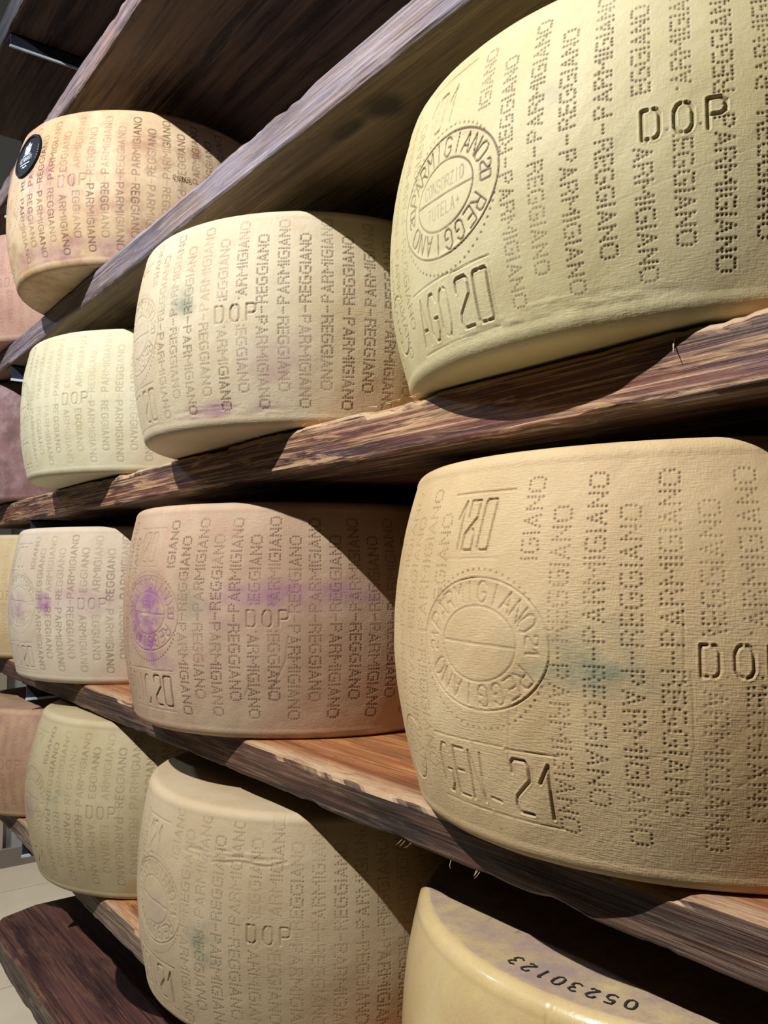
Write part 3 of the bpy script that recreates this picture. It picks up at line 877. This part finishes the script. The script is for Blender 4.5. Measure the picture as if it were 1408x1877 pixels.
wheel('cheese_wheel', 'olive-buff cheese wheel behind the one with the torn rind on the lowest row', (0.5560, 1.2957, zD), 0.2217, 0.0246, 0.2370, 180.5, FAR, mc_4a, seed=29, mode='solid', rc=0.010,
      marks=dict(ink=0.5, seal_ink=0.3, number='121', date=('GEN', '21'), year='21', r=0.0008, depth=0.0005, dop=0.7, stops=False, inner=False),
      stains=((2, 0.075, 0.12, 0.03, 0.05, 0.3), (1, -0.01, 0.11, 0.045, 0.04, 0.35)))
w1, surf1 = wheel('cheese_wheel', 'orange-mottled cheese wheel with a black round sticker on the grey lilac board', (0.4863, 1.2697, zA), 0.2068, 0.0209, 0.2218, 176.8, 0.0011, mc_1a, seed=30, mode='solid', lip=0.0015,
      marks=dict(ink=1.0, seal_ink=0.12, seal_depth=0.0005, date=('', '20'), date_z=0.025, r=0.00075, depth=0.0004, dop=0.55, unit=0.0025, inner=False),
      stains=((1, 0.10, 0.10, 0.08, 0.05, 0.3), (1, 0.15, 0.02, 0.2, 0.02, 0.5)))
FARG = None
wheel('cheese_wheel', 'pink cheese wheel half cut by the left edge, behind the wheel with the sticker', (0.505, 1.735, zA), 0.205, 0.0177, 0.205, 178, 0.0016, mc_1z, seed=31, mode='solid',
      marks=dict(ink=0.3, date=('', '20'), r=0.0009, depth=0.0004, inner=False, unit=0.0023))
wheel('cheese_wheel', 'dark maroon crusted cheese wheel cut by the left edge, behind the greenish white one', (0.5511, 1.878, zB), 0.2199, 0.0189, 0.2358, 178, 0.0016, mc_2z, seed=32, wob=0.002,
      marks=dict(plain=True), stains=((2, 0.06, 0.055, 0.045, 0.02, 0.9),))
wheel('cheese_wheel', 'golden cheese wheel cut by the left edge, behind the white one with purple stains', (0.5524, 1.8700, zC), 0.22, 0.019, 0.2374, 180, 0.0016, mc_3z, seed=33, mode='solid',
      marks=dict(ink=0.2, date=('', '20'), r=0.0009, depth=0.0004, inner=False))
wheel('cheese_wheel', 'rust and cream cheese wheel cut by the left edge, on the lowest row', (0.5516, 1.7762, zD), 0.2192, 0.0194, 0.1913, 180, 0.0016, mc_4z, seed=34, mode='solid',
      marks=dict(ink=0.3, date=('', '21'), r=0.0009, depth=0.0004, inner=False, unit=0.0023))


# ------------------------------------------------------------------ ribbons of print lying on a surface
def ribbons(name, polys, wd, to3d, mat, parent):
    V, Fc = [], []
    for pl in polys:
        pts = []
        for a, b in zip(pl[:-1], pl[1:]):
            n = max(1, int(math.hypot(b[0] - a[0], b[1] - a[1]) / (wd * 2)))
            pts += [(a[0] + (b[0] - a[0]) * k / n, a[1] + (b[1] - a[1]) * k / n) for k in range(n)]
        pts.append(pl[-1])
        base = len(V)
        for i, p in enumerate(pts):
            q0, q1 = pts[max(0, i - 1)], pts[min(len(pts) - 1, i + 1)]
            dx, dy = q1[0] - q0[0], q1[1] - q0[1]
            L = math.hypot(dx, dy) or 1
            nx, ny = -dy / L * wd, dx / L * wd
            V.append(to3d(p[0] + nx, p[1] + ny)); V.append(to3d(p[0] - nx, p[1] - ny))
            if i:
                k = base + 2 * i
                Fc.append((k - 2, k - 1, k + 1, k))
    return mesh_obj(name, V, Fc, mat, parent)


def text_polys(txt, x, y, wx, hy, adv):
    out = []
    for ch in txt:
        for pl in STK[ch]:
            out.append([(x + a * wx, y + b / 1.5 * hy) for a, b in pl])
        x += adv
    return out


# sticker on the mottled wheel: black disc with raised rim, white crest and name
black = mat_simple('black_sticker_plastic', (0.005, 0.006, 0.010), 0.65, 0, 40, 0.2)
black.node_tree.nodes['Principled BSDF'].inputs['Specular IOR Level'].default_value = 0.2
white = mat_simple('white_sticker_print', (0.62, 0.70, 0.85), 0.5, 0, 40, 0.1)
R1 = 0.2068
s_th, s_z, s_r = math.radians(193.5), 0.170, 0.033


def on1(a, b, off=0.002):
    return surf1(s_th + a / R1, min(0.2215, s_z + b), off)


V, Fc = [], []
nr, na = 8, 48
prof = [(0.0, 0.0018), (0.3, 0.0018), (0.6, 0.0018), (0.80, 0.0018), (0.84, 0.0018), (0.86, 0.0034), (0.97, 0.0034), (1.0, 0.0004)]
for fr, off in prof:
    for k in range(na):
        t = 2 * math.pi * k / na
        V.append(on1(s_r * fr * math.cos(t), s_r * fr * math.sin(t), off))
for i in range(nr - 1):
    for k in range(na):
        Fc.append((i * na + k, i * na + (k + 1) % na, (i + 1) * na + (k + 1) % na, (i + 1) * na + k))
stk = mesh_obj('round_sticker', V, Fc, black, w1)
tag(stk, 'black round sticker with white crest and lettering')
ribbons('lettering', text_polys('GENNARI', -0.0165, -0.0095, 0.0037, 0.0074, 0.0049), 0.00036, lambda a, b: on1(a, b, 0.0023), white, stk)
ribbons('small_print', [[(-0.010, 0.0005), (0.010, 0.0005)], [(-0.013, -0.0135), (0.012, -0.0135)], [(-0.007, -0.019), (-0.004, -0.017), (-0.001, -0.0195), (0.003, -0.017), (0.006, -0.019)]], 0.0008, lambda a, b: on1(a, b, 0.0023), white, stk)
crest = [[(-0.007, 0.004), (-0.0075, 0.016), (-0.004, 0.013), (0, 0.020), (0.004, 0.013), (0.0075, 0.016), (0.007, 0.004), (0, 0.0025), (-0.007, 0.004)],
         [(-0.0055, 0.006), (0.0055, 0.006)], [(-0.0055, 0.0085), (0.0055, 0.0085)], [(-0.005, 0.011), (0.005, 0.011)],
         [(-0.0035, 0.004), (-0.0035, 0.014)], [(0, 0.003), (0, 0.018)], [(0.0035, 0.004), (0.0035, 0.014)]]
ribbons('crest', crest, 0.0009, lambda a, b: on1(a, b, 0.0023), white, stk)
ribbons('rim_dots', [[(s_r * 0.915 * math.cos(t), s_r * 0.915 * math.sin(t)), (s_r * 0.915 * math.cos(t + 0.03), s_r * 0.915 * math.sin(t + 0.03))] for t in [(-0.42 + 0.13 * k) for k in range(6)]], 0.0006, lambda a, b: on1(a, b, 0.0037), white, stk)
ink = mat_simple('dark_stamp_ink', (0.03, 0.028, 0.03), 0.6, 0, 200, 0.5)
# small ink word further round the same wheel
th_c = math.radians(257.5)
ribbons('ink_word', text_polys('CONS', 0, 0, 0.0042, 0.0070, 0.0064), 0.0004, lambda a, b: surf1(th_c + a / R1, 0.119 + b, 0.0012), ink, w1)

# black number on the top face of the waxy wheel
w4c = [o for o in COL.objects if o.get('label', '').startswith('waxy')][0]
DIG = {
    '0': [[(0.5, 1.5), (0.15, 1.3), (0.05, 0.75), (0.15, 0.2), (0.5, 0), (0.85, 0.2), (0.95, 0.75), (0.85, 1.3), (0.5, 1.5)]],
    '5': [[(0.9, 1.5), (0.25, 1.5), (0.15, 0.85)], [(0.15, 0.85), (0.6, 0.95), (0.95, 0.65), (0.9, 0.2), (0.5, 0), (0.1, 0.2)]],
    '2': [[(0.08, 1.1), (0.25, 1.45), (0.65, 1.5), (0.92, 1.2), (0.75, 0.8), (0.1, 0.1)], [(0.1, 0.08), (0.4, 0.15), (0.75, 0.0), (0.95, 0.25)]],
    '3': [[(0.1, 1.3), (0.45, 1.5), (0.85, 1.3), (0.8, 0.95), (0.45, 0.8)], [(0.45, 0.8), (0.9, 0.6), (0.9, 0.2), (0.5, 0), (0.1, 0.2)]],
    '1': [[(0.3, 1.25), (0.55, 1.5), (0.55, 0)]],
}

def on_top(a, b):
    # a: along the rim (m), b: outwards from the base line of the digits
    r = 0.181 + b
    th = math.radians(203.0) - a / 0.186
    fr = r / (0.2105 - 0.012)
    return (r * math.cos(th), r * math.sin(th), 0.195 - 0.0024 * (1 - fr) + 0.0006)


digs = []
for k, ch in enumerate('05230123'):
    for pl in DIG[ch]:
        digs.append([(k * 0.0115 + a * 0.0068, b / 1.5 * 0.0115) for a, b in pl])
ribbons('stamped_number', digs, 0.00075, on_top, ink, w4c)
